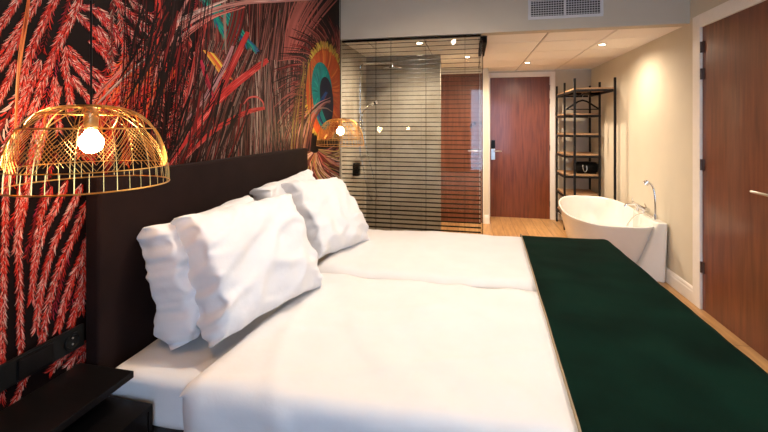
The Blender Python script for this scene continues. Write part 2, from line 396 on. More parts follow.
# middle zone (x 110..200)
for k in range(22):
    x = random.uniform(142, 205); y = random.uniform(30, 70)
    frond([(x+10, y), (x+3, y+40), (x-8, y+95)], 2.4, 2.2, (DRED, RED, BRN, PINK), 8, bw=.42)
for k in range(13):
    x = random.uniform(98, 150); y = random.uniform(70, 96)
    frond([(x+26, y-24), (x+6, y+6), (x-16, y+42), (x-22, y+70)], 4, 1.6, (RED, ORG, RED, PINK), 11, bw=.5)
for pts, w0, c, hi in (([(93,98),(112,78),(138,56),(160,38),(196,12)],1.6,PINK,CRM), ([(96,104),(122,78),(150,54)],1.4,GRY,CRM),
                       ([(156,-4),(158,18),(155,40),(149,60),(140,84),(126,110)],4.2,(.42,.03,.02),PINK),
                       ([(162,-4),(163,20),(158,46),(150,72)],2,DRED,PINK),
                       ([(188,-4),(180,14),(172,36),(160,60),(150,86)],2.2,(.4,.15,.13),CRM),
                       ([(198,8),(186,20),(172,34),(164,42)],2.2,PINK,CRM), ([(204,20),(190,30),(176,40)],2.2,(.4,.2,.18),CRM),
                       ([(150,66),(138,84),(122,106),(112,130)],3,ORG,PINK), ([(176,48),(164,80),(154,110)],2.4,DRED,PINK)):
    strand(pts, w0, c, hi=hi, n=12)
# right zone: long fine strands hanging in a fan
fan([(196,-20),(306,-20)], [(196,178),(304,168)], 240, .5, (DBR, BLK, BRN, BLK, DBR, GRY, DRED, (.22,.05,.04)), bend=5)
fan([(268,-20),(318,-20)], [(250,160),(306,168)], 170, .45, ((.20,.06,.05), BRN, BLK, DBR, (.28,.10,.085), BLK, DBR), bend=-4)
fan([(214,60),(290,60)], [(206,180),(298,176)], 140, .42, (GRY, BRN, (.30,.22,.18), DBR, BLK, BLK, DBR), bend=4)
fan([(210,40),(262,50)], [(160,178),(220,180)], 100, .5, (DRED, BRN, DBR, BLK, BLK, GRY), bend=3)
for k in range(26):
    x = random.uniform(0, 36); strand([(282+x*.3, 60), (286+x, 20), (300+x*1.6, -18)], .7, jit((.24,.06,.05), .4), c2=jit((.34,.11,.09), .4))
# green eye, top centre
for k in range(150):
    t = random.random(); x0 = lerp((196,-8),(214,22), t) if k % 2 else lerp((214,6),(238,30), t)
    strand([(x0[0]+random.gauss(0,3), x0[1]-4), (x0[0]+8, x0[1]+8), (x0[0]+18+random.gauss(0,3), x0[1]+24)], .9, jit((.004,.13,.095) if random.random()<.75 else (.01,.05,.12), .5))
for k in range(40):
    t = random.random(); a = lerp((202,50),(214,54), t)
    strand([(a[0], a[1]), (a[0]+9, a[1]+12), (a[0]+18, a[1]+26)], .7, jit(random.choice(((.45,.22,.03),(.5,.35,.05),(.35,.06,.02))), .4))
for k in range(26):
    x = random.uniform(232, 246); strand([(x, 6), (x-4, 26), (x-12, 50)], .7, jit(random.choice(((.006,.08,.06), DBR, DRED)), .4))
strand([(224,0),(224,24),(225,54)], 1.3, GRY); 
# sweeping arcs and thick red quills
for pts, w0, c, hi in (([(168,40),(186,24),(208,12),(240,3),(276,1),(310,0)],2.4,(.34,.15,.13),CRM), ([(172,48),(192,30),(214,16),(244,7)],2,(.4,.12,.1),PINK),
                       ([(176,22),(196,12),(226,0)],2,(.3,.2,.18),CRM), ([(204,24),(198,48),(192,78),(184,112),(176,140)],3.4,(.28,.03,.025),(.45,.14,.12)),
                       ([(186,40),(186,60),(182,90)],2,DRED,PINK), ([(193,52),(196,64),(188,96),(180,130)],1.6,(.3,.1,.09),PINK),
                       ([(247,32),(236,56),(224,80),(212,102),(192,130),(168,164)],3.6,(.30,.022,.02),(.5,.12,.10)),
                       ([(267,60),(250,72),(230,88),(212,106),(190,134),(166,168)],3.8,(.34,.022,.02),(.52,.13,.11)),
                       ([(232,46),(222,70),(204,98),(186,120)],2.4,(.28,.13,.14),GRY),
                       ([(264,108),(250,111),(234,118),(214,130),(196,146),(182,162)],2.5,(.32,.025,.02),(.5,.14,.12)),
                       ([(243,104),(248,98),(256,97),(262,102),(263,108)],.9,(.36,.04,.035),PINK),
                       ([(210,118),(192,142),(178,168)],2.2,DRED,RED), ([(272,28),(262,60),(258,100)],1,BRN,GRY),
                       ([(200,60),(206,80),(214,100)],2,MAG,RED)):
    strand(pts, w0, c, hi=hi, n=12)
fan([(120,-10),(215,-10)], [(110,150),(200,178)], 90, .42, (BLK, BLK, DBR, BLK, BLK, DRED), bend=4)
for k in range(60):
    x = random.uniform(150, 250); y = random.uniform(-10, 120); l = random.uniform(30, 70); x -= 60*(x > 195 and y < 55); q = random.uniform(-.6, -.1)
    strand([(x, y), (x+q*l*.5+random.uniform(-3, 3), y+l*.5), (x+q*l, y+l)], random.uniform(.5, 1.4), jit(random.choice((BLK, BLK, BLK, DRED, DBR)), .3))
# peacock eye right: outer rays, yellow, orange, teal, blue-black
def blob(cx, cy, rx, ry, c, tilt=0, n=40, c_jit=0):
    layer[0] += 2.2e-7
    pts = []
    layer[0] += 2e-6; X = XL+.0016+layer[0]; b = len(rv)
    q = wall(cx, cy); rv.append((X, *q))
    for k in range(n):
        a = 2*PI*k/n; x = rx*math.cos(a); y = ry*math.sin(a)*(1+.12*math.sin(a)); x, y = x*math.cos(tilt)-y*math.sin(tilt), x*math.sin(tilt)+y*math.cos(tilt)
        q = wall(min(cx+x, 339.6), cy+y); rv.append((X, min(q[0], YK-.001), q[1]))
    for k in range(n): rf.append((b, b+1+k, b+1+(k+1) % n)); rc.append(jit(c, c_jit) if c_jit else c)
def rays(cx, cy, rx, ry, c, n, l0, l1, w0, a0=0, a1=2*PI, bend=.25, asp=1):
    for k in range(n):
        a = random.uniform(a0, a1); u = (math.cos(a), math.sin(a)); l = random.uniform(l0, l1)
        p0 = (cx+rx*u[0], cy+ry*u[1]); p2 = (p0[0]+u[0]*l*asp, p0[1]+u[1]*l); p1 = ((p0[0]+p2[0])/2-u[1]*l*bend, (p0[1]+p2[1])/2+u[0]*l*bend)
        if max(p0[0], p2[0], p1[0]) > 339: 
            p2 = (min(p2[0], 339), p2[1]); p1 = (min(p1[0], 339), p1[1]); p0 = (min(p0[0], 339), p0[1])
        strand([p0, p1, p2], w0, jit(random.choice(c), .35), n=4)
rays(322, 92, 10, 36, (DRED, BRN, (.22,.06,.05), DBR, BLK), 240, 14, 44, .5, PI*.7, PI*1.9)
rays(323, 91, 16, 42, ((.30,.22,.03), (.36,.27,.05), (.25,.13,.03)), 260, 3, 9, .6, PI*.55, PI*1.95, .1, .6)
blob(324, 90, 18.5, 45, (.34,.06,.014), -.03)
rays(324, 90, 8, 22, ((.36,.06,.015), (.28,.04,.012), (.38,.10,.02)), 240, 10, 22, .6, 0, 2*PI, .03, .42)
blob(321.5, 92, 10.2, 34, (.005,.15,.145), -.08)
rays(320, 92, 3, 10, ((.006,.17,.16), (.005,.11,.12), (.01,.2,.17)), 120, 6, 20, .5, 0, 2*PI, .03, .32)
blob(326, 97, 6.5, 23, (.008,.008,.02), -.1)
strand([(326,92),(321,102),(318,114),(322,124)], 2, (.012,.05,.16), c2=(.01,.03,.12))
rays(314, 150, 4, 3, (BRN, (.4,.12,.09), CRM, DRED, (.4,.3,.1)), 230, 14, 46, .5, -.1*PI, PI*.85, .15)
for k in range(13):
    x = random.uniform(-6, 8); strand([(298+x*.6, 168), (302+x, 138), (308+x, 118), (320+x*.7, 104), (330, 100+x*.5)], .55, jit(random.choice((DBR, BRN, (.36,.16,.14))), .3))
strand([(298,166),(302,134),(312,112),(324,108),(332,112)], .8, GRY)
fan([(302,64),(308,58)], [(290,172),(304,172)], 16, .4, ((.24,.16,.03), BRN, DBR, DBR), bend=-3)
# lower left, below the pendant
for pts, W in (([(4,186),(3,250),(1,330),(0,400)],5), ([(18,186),(17,240),(18,300),(20,380)],4.5), ([(28,180),(22,210),(14,250)],4),
               ([(50,186),(40,214),(34,250),(30,300)],4), ([(66,180),(56,204),(42,232),(34,262)],4.5), ([(80,184),(68,212),(52,246),(40,290),(34,330)],4.5),
               ([(86,200),(74,232),(60,262),(48,300),(40,345)],4.5), ([(90,232),(78,262),(66,292),(56,330)],4), ([(84,270),(76,300),(70,322)],3),
               ([(82,240),(82,280),(80,312)],2.5), ([(74,345),(62,356),(48,372)],4), ([(84,340),(76,352),(66,366)],4), ([(90,336),(84,350),(80,362)],3), ([(30,360),(20,385),(10,410)],4)):
    frond(pts, W, 1.1, LP, 13, bw=.33, dens=4, ang=12)
me = bpy.data.meshes.new('feather_mural')
nb = len(rv); 
y0, y1, z0, z1 = YB+.001, YK-.001, .14, ZB-.001
rv += [(XL+.001, y0, z0), (XL+.001, y1, z0), (XL+.001, y1, z1), (XL+.001, y0, z1), (XL+.0001, y0, z0), (XL+.0001, y1, z0), (XL+.0001, y1, z1), (XL+.0001, y0, z1)]
for f in ((0,1,2,3), (7,6,5,4), (0,4,5,1), (1,5,6,2), (2,6,7,3), (3,7,4,0)): rf.append(tuple(nb+i for i in f)); rc.append(BLK)
me.from_pydata(rv, [], rf)
at = me.color_attributes.new('print', 'FLOAT_COLOR', 'CORNER')
buf = []
for p, c in zip(me.polygons, rc): buf += [c[0], c[1], c[2], 1.0]*p.loop_total
at.data.foreach_set('color', buf)
m, nt, b = nodes('printed_feathers'); an = nt.nodes.new('ShaderNodeAttribute'); an.attribute_name = 'print'
nt.links.new(an.outputs['Color'], b.inputs['Base Color']); b.inputs['Roughness'].default_value = .5
b.inputs['Specular IOR Level'].default_value = .08
me.materials.append(m)
mo = bpy.data.objects.new('feather_mural', me); col.objects.link(mo)
tag(mo, 'black wall mural printed with red feathers and a peacock eye', 'mural')

# ------------------------------------------------------------ headboard, bed
hb = MB().box(XL+.010, XL+.07, 1.14, 2.965, .12, 1.335).build('headboard', M['velvet'], bevel=.012, seg=3)
tag(hb, 'wide dark brown velvet headboard fixed to the feather wall', 'headboard')
XH = XL+.072
BX0, BX1, BY0, BY1, BZ = XH+.01, .87, 1.15, 2.90, .665
bed = empty('double_bed', ((BX0+BX1)/2, (BY0+BY1)/2, 0)); tag(bed, 'double bed with a white fitted sheet on a dark box spring', 'bed')
under(bed, MB().box(BX0, BX1, BY0+.02, BY1-.02, .10, .49)).build('box_spring', M['base'], bed, bevel=.02, seg=3)
for sx in (BX0+.08, BX1-.08):
    for sy in (BY0+.1, BY1-.1):
        under(bed, MB().lathe([(.03, 0), (.03, .1)], (sx, sy, 0), 16)).build('leg', M['black'], bed)
def rbox_grid(x0, x1, y0, y1, z0, z1, n, disp, r):
    """subdivided rounded box with wrinkle displacement"""
    bm = bmesh.new(); bmesh.ops.create_cube(bm, size=1)
    bmesh.ops.scale(bm, vec=(x1-x0, y1-y0, z1-z0), verts=bm.verts); bmesh.ops.translate(bm, vec=((x0+x1)/2, (y0+y1)/2, (z0+z1)/2), verts=bm.verts)
    bmesh.ops.bevel(bm, geom=bm.edges[:], offset=r, segments=4, affect='EDGES', profile=.5)
    for it in range(n):
        es = [e for e in bm.edges if e.calc_length() > .045]
        if not es: break
        bmesh.ops.subdivide_edges(bm, edges=es, cuts=1, use_grid_fill=True)
    bmesh.ops.triangulate(bm, faces=[f for f in bm.faces if len(f.verts) > 4]); bm.normal_update()
    for v in bm.verts: v.co += v.normal*disp(v.co)
    return bm
def bm_obj(name, bm, m, parent=None, sub=0):
    me = bpy.data.meshes.new(name); bm.to_mesh(me); bm.free(); me.materials.append(m)
    for p in me.polygons: p.use_smooth = True
    o = bpy.data.objects.new(name, me); col.objects.link(o)
    if parent: o.parent = parent
    if sub: s_ = o.modifiers.new('sub', 'SUBSURF'); s_.levels = s_.render_levels = sub
    return o
def nz(x, y, z=0): return noise.noise((x, y, z))
def mdisp(p):
    side = max(0, min(1, (.64-p.z)/.05))
    return .006*nz(p.x*9, p.y*9, p.z*3)*(.3+side)+side*.008*nz(p.x*22+3, p.y*4, p.z*5)
bm = rbox_grid(BX0, BX1, BY0, BY1, .49, BZ, 6, mdisp, .035)
for v in bm.verts: v.co -= Vector(bed.location)
bm_obj('mattress', bm, M['linen'], bed, 1)

def fold(e, Rr):
    if e <= 0: return 0, 0
    if e < Rr*PI/2: a = e/Rr; return Rr*math.sin(a), Rr*(1-math.cos(a))
    return Rr, Rr+(e-Rr*PI/2)
def drape(name, a0, a1, b0, b1, X0, X1, Y0, Y1, ztop, Rr, m, thick, disp, na, nb_, skew=None, parent=None, sub=1):
    """cloth: a runs along x, b along y; beyond X0..X1 / Y0..Y1 it bends down"""
    bm = bmesh.new(); g = []
    for i in range(na+1):
        row = []
        for j in range(nb_+1):
            b_ = b0+(b1-b0)*j/nb_; A0 = a0 if skew is None else skew(b_)
            a = A0+(a1-A0)*i/na
            ox1, dx1 = fold(a-X1, Rr); ox0, dx0 = fold(X0-a, Rr); oy1, dy1 = fold(b_-Y1, Rr); oy0, dy0 = fold(Y0-b_, Rr)
            x = min(max(a, X0), X1)+ox1-ox0; y = min(max(b_, Y0), Y1)+oy1-oy0
            dx = max(dx1, dx0); dy = max(dy1, dy0); dz = math.sqrt(dx*dx+dy*dy) if min(dx, dy) < 1e-6 else max(dx, dy)+.12*min(dx, dy)
            dv = disp(a, b_, i/na, j/nb_, dx, dy)
            nrm = Vector((1 if dx1 > Rr else (-1 if dx0 > Rr else 0), 1 if dy1 > Rr else (-1 if dy0 > Rr else 0), 0))
            if nrm.length < .1: nrm = Vector((0, 0, 1))
            p = Vector((x, y, ztop-dz))+nrm.normalized()*dv
            row.append(bm.verts.new(p))
        g.append(row)
    for i in range(na):
        for j in range(nb_):
            bm.faces.new((g[i][j], g[i+1][j], g[i+1][j+1], g[i][j+1]))
    o = bm_obj(name, bm, m, parent)
    s_ = o.modifiers.new('solid', 'SOLIDIFY'); s_.thickness = thick; s_.offset = -1
    if sub: q = o.modifiers.new('sub', 'SUBSURF'); q.levels = q.render_levels = sub
    return o
def ridge(x): return 1-abs(x)*2
def du_near(a, b_, u, v, dx, dy):
    edge = min(u*1.95/.10, 1); mid = min((1-v)/.06, 1)
    d = -.045*(1-math.sin(PI/2*edge))-.030*(1-math.sin(PI/2*mid))
    d += .010*nz(a*2.2, b_*2.2)+.011*max(0, ridge(nz(a*3+b_*2.2, b_*1.1-a*.8, 3))-.6)*2+.008*max(0, ridge(nz(a*1.5-b_*3, b_*2, 13))-.7)*2
    d += .004*nz(a*9, b_*7, 5)
    if dy > .03: d += .012*nz(a*14, b_*2, 7)*min(1, dy/.15)
    return d
def du_far(a, b_, u, v, dx, dy):
    edge = min(u*1.95/.08, 1); mid = min(v/.05, 1)
    d = -.040*(1-math.sin(PI/2*edge))-.036*(1-math.sin(PI/2*mid))
    d += .009*nz(a*2.5+9, b_*2.5)+.004*nz(a*10, b_*8, 5)
    hd = max(0, 1-u*3.2); d += hd*.016*nz(a*16, b_*5, 2)
    d += .010*max(0, ridge(nz(a*2, b_*7, 8))-.55)*max(0, 1-abs(v-.12)*6)
    return d
ZD = .735
dn = drape('duvet', -.95, .84, .74, 2.035, -2, 2, 1.10, 3.2, ZD, .05, M['linen'], .035, du_near, 80, 60, skew=lambda b_: -.87-.05*(1.1-b_))
tag(dn, 'white duvet on the near half of the bed, hanging over the near edge', 'duvet', )
df = drape('duvet', -.86, .84, 2.032, 3.22, -2, 2, 1.1, 2.92, ZD+.004, .05, M['linen'], .035, du_far, 80, 50)
tag(df, 'white duvet on the far half of the bed, below the shower blind', 'duvet')
def th_d(a, b_, u, v, dx, dy):
    d = .012+.007*nz(a*2.2, b_*2.2)+.004*nz(a*9, b_*7, 5)+.006*max(0, ridge(nz(a*1.2+5, b_*3.3, 3))-.6)
    if dx > .03 or dy > .03: d += .010*nz(a*12, b_*12, 7)
    return d
sk = lambda b_: .272+(b_-1.2)*.045
th = drape('bed_throw', .33, 1.22, .78, 3.20, -2, .875, 1.085, 2.92, ZD+.003, .06, M['green'], .008, th_d, 44, 90, skew=sk)
tag(th, 'dark green velvet throw draped over the foot of the bed', 'throw')
def hem_d(a, b_, u, v, dx, dy): return th_d(a, b_, u, v, dx, dy)+.0035
hemo = drape('hem', .33, .34, .78, 3.20, -2, .865, 1.085, 2.93, ZD+.007, .06, M['hem'], .003, hem_d, 2, 90, skew=sk, parent=th)
# keep hem a narrow strip: rebuilt with a constant width
bm = bmesh.new(); prev = None
for j in range(121):
    b_ = .79+(3.19-.79)*j/120; pr = []
    for off in (-.003, .004):
        a = sk(b_)+off; oy1, dy1 = fold(b_-2.93, .06); oy0, dy0 = fold(1.085-b_, .06)
        y = min(max(b_, 1.085), 2.93)+oy1-oy0; dy = max(dy0, dy1); dv = th_d(a, b_, 0, j/120, 0, dy)+.002
        sg = 1 if dy1 > .06 else -1
        pr.append(bm.verts.new((a, y+(sg*dv if dy > .06 else 0), ZD+.007-dy+(0 if dy > .06 else dv))))
    if prev: bm.faces.new((prev[0], prev[1], pr[1], pr[0]))
    prev = pr
me = hemo.data; bm.to_mesh(me); bm.free(); hemo.modifiers.clear()
s_ = hemo.modifiers.new('solid', 'SOLIDIFY'); s_.thickness = .003; s_.offset = -1

# pillows
def pillow(center, W, Hh, Tt, lean, yaw, seed, label, roll=0, hemside=-1, bend=.03):
    n = 44; bm = bmesh.new(); side = []
    for sg in (1, -1):
        g = []
        for i in range(n+1):
            row = []
            for j in range(n+1):
                u = -1+2*i/n; v = -1+2*j/n
                # cluster samples at the rim
                u = math.sin(u*PI/2); v = math.sin(v*PI/2)
                edge = (i in (0, n)) or (j in (0, n))
                t = max(0, 1-abs(u)**(26 if u < 0 else 3.2))**(.22 if u < 0 else .36)*max(0, 1-abs(v)**(3.0+max(0, -u)*3))**.36
                px = u*W/2*(1-.045*(1-v*v)); py = v*Hh/2*(1-.05*(1-u*u))
                w1 = nz(px*7+seed, py*7, seed)*.010; w2 = max(0, ridge(nz(px*4+py*3+seed, py*9-px*5, seed+4))-.4)*.026
                rim = max(abs(u)**(4 if u > 0 else 12), abs(v)**7); w3 = (nz(px*30 if abs(v) > abs(u) else px*7, py*38 if abs(u) >= abs(v) else py*7, seed+2)*.036+nz(px*9+py*12, py*16, seed+6)*.03)*rim*(0 if edge else 1)
                h = (Tt/2*t + (w1+w2)*t + w3*.8)
                wob = nz(u*3, v*3, seed+7)*.012
                if edge: h = 0
                if u < -.5:
                    q = (-u-.5)*2; fo = abs(nz(py*26, h*9, seed+20)) ; h *= 1-.25*q*q*abs(nz(py*22, seed, 3)); px += q**4*(-.012+.050*fo); py += q**3*nz(py*20, h*12, seed+14)*.012
                z = sg*h + bend*(-(v*v))*.5 + wob
                if edge and sg == -1: row.append(side[i][j])
                else: row.append(bm.verts.new((px+nz(px*5, py*9, seed+9)*.010, py+nz(px*9, py*5, seed+11)*.012, z)))
            g.append(row)
        if sg == 1: side = g
        for i in range(n):
            for j in range(n):
                f = (g[i][j], g[i+1][j], g[i+1][j+1], g[i][j+1])
                try: bm.faces.new(f if sg == 1 else f[::-1])
                except ValueError: pass
    # local x -> width, y -> height, z -> face normal
    o = bm_obj('pillow', bm, M['pillow'], None, 1)
    # axes: local x -> world +Y, local y -> up/back, local z -> +X up
    Xa = Vector((math.sin(yaw), math.cos(yaw), 0)); Nn = Vector((math.cos(yaw), -math.sin(yaw), 0))
    Ya = (Vector((0, 0, 1))*math.cos(lean) - Nn*math.sin(lean)); Za = Xa.cross(Ya)
    rm = Matrix((Xa, Ya, Za)).transposed() @ Matrix.Rotation(roll, 3, 'Z')
    o.matrix_world = Matrix.Translation(center) @ rm.to_4x4()
    tag(o, label, 'pillow', 'white pillows leaning on the headboard')
    return o
pillow((-1.08, 1.57, .925), .60, .455, .18, R(13), R(6), 3, 'rearmost white pillow on the near side, against the headboard', roll=R(3))
pillow((-.88, 1.555, .962), .585, .475, .19, R(27), R(19), 11, 'large white pillow in front on the near side of the bed', roll=R(1))
pillow((-1.08, 2.38, .945), .62, .50, .15, R(15), R(6), 23, 'white pillow on the far side, squeezed between headboard and front pillow', roll=R(4))
pillow((-.88, 2.42, .955), .56, .50, .18, R(36), R(16), 31, 'white pillow in front on the far side, nearest the shower blind', roll=R(-3))

# ------------------------------------------------------------ nightstand + socket strip
ns = empty('nightstand', (XL+.14, .76, 0)); tag(ns, 'black lacquered wall nightstand beside the near bed corner', 'nightstand')
under(ns, MB().box(XL+.010, -1.09, .42, 1.125, .676, .698)).build('top', M['blackwood'], ns, bevel=.0015)
under(ns, MB().box(XL+.010, XL+.02, .45, 1.12, .40, .675)).build('back_panel', M['blackwood'], ns)
bx = under(ns, MB().box(XL+.02, -1.02, .44, 1.128, .40, .418).box(XL+.02, -1.02, .44, 1.128, .582, .597).box(XL+.02, -1.02, .44, .456, .418, .585).box(XL+.02, -1.02, 1.112, 1.128, .418, .585)).build('cabinet', M['blackwood'], ns)
dr = under(ns, MB().box(-1.04, -1.022, .458, 1.110, .42, .583)).build('drawer', M['blackwood'], ns, bevel=.002)
st = empty('socket_panel', (XL, .7, .795)); tag(st, 'long black panel of sockets and switches above the nightstand', 'socket panel')
under(st, MB().box(XL+.010, XL+.024, .30, 1.13, .757, .832)).build('panel', M['plastic'], st, bevel=.004)
for y in (1.085, .84, .76, .60):
    s0 = under(st, MB().lathe([(.027, 0), (.027, .006), (.022, .006), (.020, .002), (0, .002)], (XL+.024, y, .795), 24, axis='x')).build('socket', M['plastic'], st, smooth=40)
    under(st, MB().tube([(XL+.0258, y, .805), (XL+.0285, y, .805)], .003, 8).tube([(XL+.0258, y, .785), (XL+.0285, y, .785)], .003, 8)).build('contact', M['steel'], s0)
under(st, MB().box(XL+.024, XL+.030, .92, 1.02, .765, .824)).build('switch', M['blackwood'], st, bevel=.002)

# ------------------------------------------------------------ pendants
def make_pendant(loc):
    root = empty('pendant_lamp', loc)      # origin at rim centre height
    Rr = .198
    def prof(t):   # t 0 rim .. 1 top
        a = t*PI/2; r = Rr*math.cos(a)**.62 if t < 1 else 0; return max(r, .0), .225*math.sin(a)**1.0
    def P(th_, t):
        r, z = prof(t); return (r*math.cos(th_), r*math.sin(th_), z)
    def ring(mb, t, w=.0016): mb.tube([P(2*PI*k/56, t) for k in range(56)], w, 5, closed=True)
    t0, t1, t2, t3 = .145, .50, .70, .87
    fr_ = MB()
    for t, w_ in ((0, .0021), (t0, .0016), (t1, .0016), (t2, .0013), (t3, .0016), (.955, .002)): ring(fr_, t, w_)
    NS = 14
    for k in range(NS):
        th_ = 2*PI*k/NS
        fr_.tube([P(th_, t) for t in (0, .07, t0, .24, .33, .42, t1, .6, t2, .79, t3, .93, .955)], .0014, 4)
    for k in range(NS*3): fr_.tube([P(2*PI*k/(NS*3), 0), P(2*PI*k/(NS*3), t0*.5), P(2*PI*k/(NS*3), t0)], .0009, 4)
    fr_.tube([P(0, .955), (0, 0, .222), P(PI, .955)], .0016, 4).tube([P(PI/2, .955), (0, 0, .222), P(-PI/2, .955)], .0016, 4)
    fr_.build('shade_frame', M['gold'], root, smooth=60)
    wv = MB(); dth = 2*PI/NS
    for k in range(NS):          # chevron weave
        for i in range(13):
            tt = t0+(t1-t0)*(i-5)/8.0
            def lp(f, tb, rise): return (2*PI*k/NS+f*dth, tb+rise)
            seg = []
            for q in range(9):
                f = q/8; rise = (.17 if k % 2 else -.17)*(1-abs(2*f-1))
                t = tt+rise+.0
                if t0 <= t <= t1: seg.append(P(2*PI*(k+f)/NS, t))
                else:
                    if len(seg) > 1: wv.tube(seg, .0009, 4)
                    seg = []
            if len(seg) > 1: wv.tube(seg, .0009, 4)
    for k in range(NS):          # crossing arcs of the crown
        for s_ in (1, -1):
            wv.tube([P(2*PI*k/NS+s_*f*dth*1.5, t1+(t3-t1)*math.sin(f*PI/2)) for f in (0, .15, .3, .45, .6, .75, .9, 1)], .0011, 4)
    for i in range(5): ring(wv, .885+i*.014, .001)
    wv.build('woven_wires', M['gold'], root, smooth=60)
    MB().lathe([(.0, .2235), (.014, .2225), (.018, .215), (.018, .165), (.014, .16), (0, .16)], n=20).build('bulb_socket', M['socket'], root, smooth=40)
    bl = MB().lathe([(0, .088)]+[(.031*math.sin(a), .119-.031*math.cos(a)) for a in [PI*k/16 for k in range(1, 13)]]+[(.013, .155), (.013, .1595), (0, .1595)], n=24)
    bl.build('light_bulb', M['bulb'], root, smooth=60)
    MB().tube([(0, 0, .223), (0, 0, ZB-loc[2]-.02)], .0028, 8).build('cord', M['plastic'], root)
    MB().lathe([(.05, ZB-loc[2]-.022), (.05, ZB-loc[2])], n=28).build('ceiling_rose', M['plastic'], root, smooth=40)
    return root
p1 = make_pendant((-1.06, .945, 1.344)); tag(p1, 'gold wire dome pendant hanging above the black nightstand', 'pendant lamp', 'gold wire pendants beside the bed')
p2 = copy_tree(p1); p2.location = (-1.065, 3.22, 1.344); p2['label'] = 'gold wire dome pendant hanging beside the peacock eye, before the shower blind'

# ------------------------------------------------------------ downlights
def downlight(x, y, z, W, label, grp, colr=(1, .80, .60), size=R(168), rad=.035):
    r_ = empty('downlight', (x, y, z)); tag(r_, label, 'ceiling light', grp)
    MB().lathe([(.030, 0), (.032, -.004), (.045, -.006), (.047, 0)], n=28).build('bezel', M['chrome'], r_, smooth=40)
    MB().lathe([(0, -.0015), (.030, -.0015), (.030, 0), (0, 0)], n=24).build('lens', M['spot'], r_)
    l = bpy.data.lights.new('downlight_lamp', 'SPOT'); l.energy = W; l.color = colr; l.spot_size = size; l.spot_blend = 1; l.shadow_soft_size = rad
    lo = bpy.data.objects.new('downlight_lamp', l); col.objects.link(lo); lo.parent = r_; lo.location = (0, 0, -.035)
    return r_
G1 = 'downlights in the tiled ceiling'
downlight(1.42, 4.79, ZC, SPOT_W*.55, 'round ceiling downlight above the near end of the bathtub', G1)
downlight(.796, 5.95, ZC, SPOT_W*1.1, 'round ceiling downlight in front of the entrance door', G1)
downlight(-.53, 4.30, ZC, SPOT_W*1.1, 'round ceiling downlight inside the shower', G1)
downlight(-.03, 5.30, ZC, SPOT_W*.9, 'round ceiling downlight before the brown inner door, seen through glass', G1)
G2 = 'downlights in the bedroom ceiling'
downlight(-.25, 1.6, ZB, BED_W, 'round ceiling downlight over the near half of the bed', G2, (1, .85, .70), R(172), .035)
downlight(.95, 1.5, ZB, BED_W*.75, 'round ceiling downlight over the foot of the bed', G2, (1, .85, .70), R(172), .035)
downlight(-.25, 2.9, ZB, BED_W*.6, 'round ceiling downlight over the far half of the bed', G2, (1, .85, .70), R(172), .035)

# ------------------------------------------------------------ air vent
av = empty('air_vent', (.856, YK, 2.50)); tag(av, 'white air vent grille on the bulkhead above the hallway', 'air vent')
vx0, vx1, vz0, vz1 = .535, 1.178, 2.50, 2.70
fm = MB()
for a, b_, c, d in ((vx0, vx1, vz0, vz0+.025), (vx0, vx1, vz1-.025, vz1), (vx0, vx0+.025, vz0+.025, vz1-.025), (vx1-.025, vx1, vz0+.025, vz1-.025), ((vx0+vx1)/2-.01, (vx0+vx1)/2+.01, vz0+.025, vz1-.025)):
    fm.box(a, b_, YK-.014, YK-.001, c, d)
under(av, fm).build('frame', M['grille'], av, bevel=.002)
under(av, MB().box(vx0+.02, vx1-.02, YK-.003, YK-.0005, vz0+.02, vz1-.02)).build('duct_opening', M['void'], av)
for half in range(2):
    a = vx0+.025 if half == 0 else (vx0+vx1)/2+.01; b_ = (vx0+vx1)/2-.01 if half == 0 else vx1-.025
    lv = MB()
    for k in range(7):
        z = vz0+.036+k*.0215; lv.add([(a, YK-.012, z-.003), (b_, YK-.012, z-.003), (b_, YK-.004, z+.003), (a, YK-.004, z+.003), (a, YK-.012, z-.0005), (b_, YK-.012, z-.0005), (b_, YK-.004, z+.0055), (a, YK-.004, z+.0055)],
                                      [(3,2,1,0),(4,5,6,7),(0,1,5,4),(1,2,6,5),(2,3,7,6),(3,0,4,7)])
    nn = 13
    for k in range(1, nn): x = a+(b_-a)*k/nn; lv.box(x-.0018, x+.0018, YK-.008, YK-.004, vz0+.025, vz1-.025)
    under(av, lv).build('louvre', M['grille'], av)

# ------------------------------------------------------------ shower glass + venetian blind
GX = .168
g1 = MB().box(XL+.004, .118, YK+.006, YK+.014, .005, ZC-.004).build('shower_screen', M['glass'])
tag(g1, 'clear glass shower screen between bed and shower', 'shower screen')
MB().box(.118, .126, YK+.006, 4.90, .005, ZC-.07).build('side_pane', M['glass'], g1)
MB().box(.10, GX, YK+.125, 4.90, ZC-.068, ZC-.002).build('top_rail', M['slat'], g1, bevel=.003)
YBL = YK+.055; BXR = .106
vb = empty('venetian_blind', ((XL+.012+BXR)/2, YBL, 0)); tag(vb, 'dark slatted venetian blind behind the shower glass', 'blind')
hl = (BXR-(XL+.012))/2
MB().box(-hl, hl, -.018, .018, ZC-.020, ZC-.003).build('head_rail', M['slat'], vb, bevel=.002)
SP = .0448; zt = ZC-.048; ns_ = 53
sm = MB(); tl = R(6); wd = .017
pr = [(-wd, -wd*math.tan(tl)-.0008), (0, .0012), (wd, wd*math.tan(tl)-.0008)]
vs = []
for x in (-hl, hl):
    for y, z in pr: vs.append((x, y, z+.0014))
    for y, z in reversed(pr): vs.append((x, y, z-.0014))
sm.add(vs, [(i, (i+1) % 6, (i+1) % 6+6, i+6) for i in range(6)]+[(5,4,3,2,1,0), (6,7,8,9,10,11)])
s0 = sm.build('slat', M['slat'], vb); s0.location.z = zt
for k in range(1, ns_):
    z = zt-SP*k
    if z < .05: break
    c = s0.copy(); col.objects.link(c); c.parent = vb; c.location.z = z
MB().box(-hl, hl, -.018, .018, .008, .03).build('bottom_rail', M['slat'], vb)
